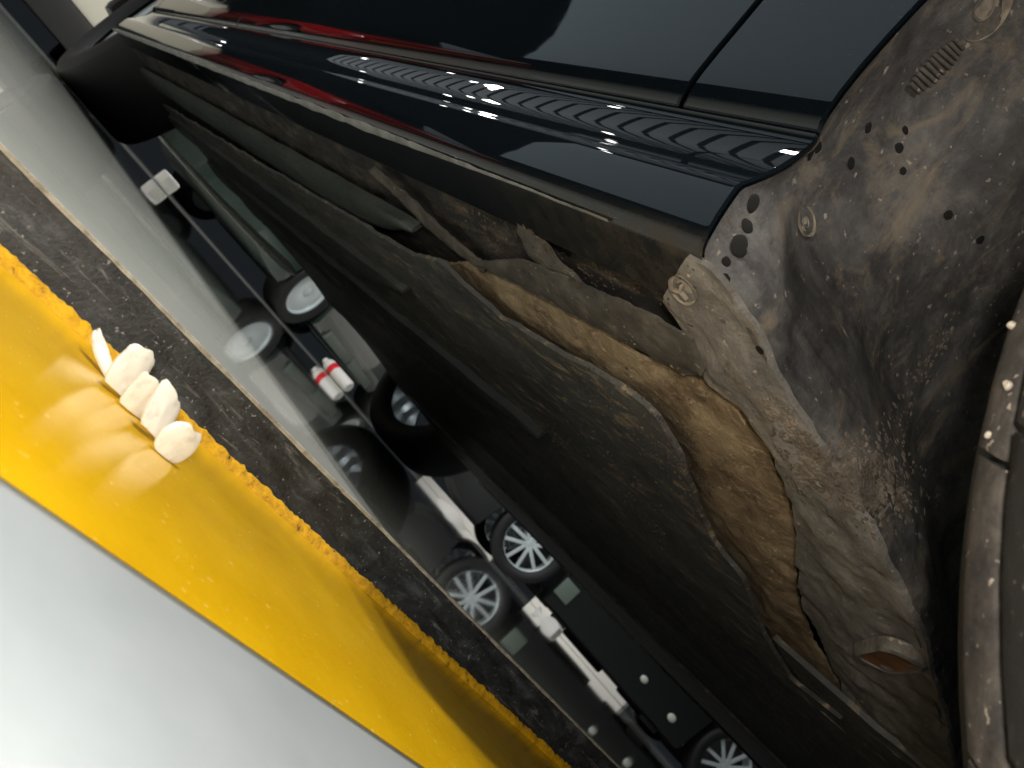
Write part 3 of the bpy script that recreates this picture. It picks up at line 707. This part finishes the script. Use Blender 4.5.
# ------------------------------------------------------------------ cars in the background
def bg_car(name, label, loc, rz, mat, length=4.5, width=1.8, nose=True, wheels=True, lamp=None, group='parked cars in the background', clear=0.16, spokes=5):
    t = empty(name, loc, rz); tag(t, label, 'car', group)
    xs = [-length / 2 + length * i / 90 for i in range(91)]
    ax1, ax2, R = -length / 2 + 0.85, length / 2 - 0.85, 0.335
    rows = []
    for x in xs:
        u = abs(x) / (length / 2)
        zb = clear + 0.10 * max(0, (u - 0.84) / 0.16) ** 2
        for a in (ax1, ax2):
            d = 0.40 ** 2 - (x - a) ** 2
            if d > 0: zb = max(zb, R + math.sqrt(d))
        zt = 0.92 - 0.22 * max(0, (u - 0.55) / 0.45) ** 2.2
        hw = width / 2 * (1 - 0.20 * max(0, (u - 0.72) / 0.28) ** 2.4)
        zt = max(zt, zb + 0.04)
        sec = [(-0.80, zb + .0), (-0.97, zb + .02), (-1.0, zb + .08), (-1.0, (zb + zt) / 2), (-0.985, zt - .08), (-0.93, zt), (0, zt + .03)]
        sec = sec + [(-a, z) for a, z in sec[-2::-1]]
        rows.append([Vector((x, a * hw, z)) for a, z in sec])
    bm = bmesh.new(); V = grid(bm, rows); 
    for r in V[:-1]: pass
    for i in range(len(V) - 1): bm.faces.new((V[i][0], V[i + 1][0], V[i + 1][-1], V[i][-1]))
    bm.faces.new(V[0]); bm.faces.new(V[-1][::-1])
    obj('body', bm, mat, t, keep_inv=False)
    bm = bmesh.new(); prof = [(-0.30, .9), (-0.17, 1.38), (0.13, 1.42), (0.36, .92)]
    a = [bm.verts.new((x * length, -width / 2 * (0.93 - 0.35 * (z - .9)), z)) for x, z in prof]; b = [bm.verts.new((x * length, width / 2 * (0.93 - 0.35 * (z - .9)), z)) for x, z in prof]
    bm.faces.new(a); bm.faces.new(b[::-1])
    for k in range(4): bm.faces.new((a[k], a[(k + 1) % 4], b[(k + 1) % 4], b[k]))
    obj('cabin_glass', bm, M['glass'], t, smooth=False, keep_inv=False)
    for x in (ax1, ax2):
        for s in (1, -1): plain_wheel(x, s * (width / 2 - 0.13), R, R, s, parent=t, inv=False, n=spokes)
    return t
def face_parts(t, length, items):
    """things on the end of a background car: (name, y, z, sy, sz, material, bevel)"""
    for nm, y, z, sy, sz, mt, bv, ex in items:
        bm = bmesh.new(); add_box(bm, (length / 2 + ex, y, z), (0.06, sy, sz), None, bv)
        obj(nm, bm, M[mt], t, keep_inv=False)
# car with its end towards us, behind the black car: panel between two pale oval lamps
t = bg_car('parked_car', 'dark green-grey car with pale disc wheels standing askew behind the black car', (7.67, -3.51, 0), R_(121), M['bg_green'], 4.37, clear=0.17, spokes=0)
for x, y in ((0.35, 0.9), (-0.35, 0.9)):
    bm = bmesh.new(); add_box(bm, (x, y + 0.005, 0.235), (0.66, 0.05, 0.10), None, 0.015); obj('side_skirt', bm, M['plate'], t, keep_inv=False)
# side-on black car with silver wheels
t = bg_car('parked_car', 'black car with silver spoked wheels side-on beyond the black car', (4.09, -6.425, 0), R_(51.9), M['bg_black'], 4.25, clear=0.10)
random.seed(11)
for (nm, x, y, z, sx, sy, sz, mt) in (('exhaust', -0.9, 0.35, 0.11, 1.1, 0.14, 0.09, 'dark'), ('suspension_arm', 0.95, 0.45, 0.13, 0.5, 0.3, 0.10, 'dark'), ('suspension_arm', -0.95, 0.45, 0.12, 0.35, 0.3, 0.12, 'dark'),
        ('jack_point', 0.62, 0.80, 0.085, 0.16, 0.06, 0.05, 'dark'), ('jack_point', -0.55, 0.80, 0.085, 0.2, 0.06, 0.05, 'dark'), ('crossmember', 0.1, 0.2, 0.085, 0.35, 0.5, 0.08, 'dark')):
    bm = bmesh.new(); add_box(bm, (x, y, z), (sx, sy, sz), Matrix.Rotation(random.uniform(-0.3, 0.3), 3, 'Z'), min(sz, sy) * 0.3); obj(nm, bm, M[mt], t, keep_inv=False)
for (x, z, r) in ((-0.22, 0.30, 0.040), (-0.62, 0.26, 0.045)):
    bm = bmesh.new(); bmesh.ops.create_icosphere(bm, subdivisions=2, radius=r)
    for v in bm.verts: v.co = Vector((v.co.x + x, v.co.y * 0.4 + 0.905, v.co.z * 0.8 + z))
    obj('side_lamp', bm, M['lamp_glass'], t, keep_inv=False)
bm = bmesh.new(); add_box(bm, (0.78, 0.905, 0.30), (0.16, 0.03, 0.17), None, 0.012); obj('mud_flap', bm, M['plate'], t, keep_inv=False)
# cream car and red car behind the rear wheel
t = bg_car('parked_car', 'cream car with black lower bumper behind the black car', (7.9, 0.12, 0), R_(180), M['bg_cream'])
face_parts(t, 4.5, [('bumper', 0.2, 0.22, 1.5, 0.22, 'dark', 0.04, 0.02), ('headlight', 0.55, 0.62, 0.35, 0.14, 'lamp_glass', 0.04, -0.14), ('headlight', -0.55, 0.62, 0.35, 0.14, 'lamp_glass', 0.04, -0.14)])
t = bg_car('parked_car', 'glossy red car mirrored in the black car door', (7.2, 2.15, 0), R_(176), M['bg_red'])
face_parts(t, 4.5, [('headlight', 0.55, 0.62, 0.35, 0.14, 'lamp_glass', 0.04, -0.14), ('headlight', -0.55, 0.62, 0.35, 0.14, 'lamp_glass', 0.04, -0.14), ('stripe', 0, 0.46, 1.2, 0.04, 'yellow_strip', 0.01, 0.0)])

# ------------------------------------------------------------------ small things on the far floor
for k, (x, y, ln, hh, rz, lb) in enumerate(((4.55, -4.35, 0.34, 0.05, 0.9, 'pale bent strip added as a bright patch beside the silver spoked wheel'), (3.55, -4.95, 0.26, 0.07, 0.2, 'short pale piece added as a bright patch midway along the side-on black car'))):  # pale pieces added for the bright patches along the far floor
    rows = []
    for i in range(12):
        u = i / 11; w_ = 0.03 * (1 + 0.8 * math.sin(u * 5 + k)); z = hh * (0.15 + 0.85 * abs(math.sin(u * 3.1 + k * 0.7)))
        rows.append([Vector(((u - 0.5) * ln, -w_, 0.0)), Vector(((u - 0.5) * ln, -w_, z)), Vector(((u - 0.5) * ln, w_, z)), Vector(((u - 0.5) * ln, w_, 0.0))])
    bm = bmesh.new(); V = grid(bm, rows, close=True); bm.faces.new(V[0]); bm.faces.new(V[-1][::-1])
    o = obj('bright_strip', bm, M['wall']); o.location = (x, y, 0.001); o.rotation_euler = (0, 0, rz); tag(o, lb, 'metal strip', 'pale pieces added on the far floor')

c = empty('canister', (5.75, -3.35, 0), R_(-62))
tag(c, 'white canister with a red band lying on the floor near the pale disc wheels', 'canister')
Mc = Matrix.Translation((0, 0, 0.058)) 
bm = bmesh.new(); lathe(bm, [(0.001, -0.16), (0.046, -0.16), (0.056, -0.145), (0.058, 0.02), (0.058, 0.14), (0.045, 0.17), (0.03, 0.18), (0.028, 0.21), (0.001, 0.212)], Mc, 32); obj('body', bm, M['wall'], c, keep_inv=False)
bm = bmesh.new(); lathe(bm, [(0.0582, 0.045), (0.0596, 0.05), (0.0596, 0.10), (0.0582, 0.105)], Mc, 32); obj('band', bm, M['red_lens'], c, keep_inv=False)
for (x, y, sx, sy, sz, mt, lb) in ((3.95, -0.82, 0.07, 0.09, 0.075, 'wall', 'small white box on the floor just past the black car rear tyre'),):
    bm = bmesh.new(); add_box(bm, (x, y, sz / 2), (sx, sy, sz), Matrix.Rotation(0.4, 3, 'Z'), 0.012)
    tag(obj('storage_box' if mt == 'wall' else 'block', bm, M[mt]), lb, 'box' if mt == 'wall' else 'block')
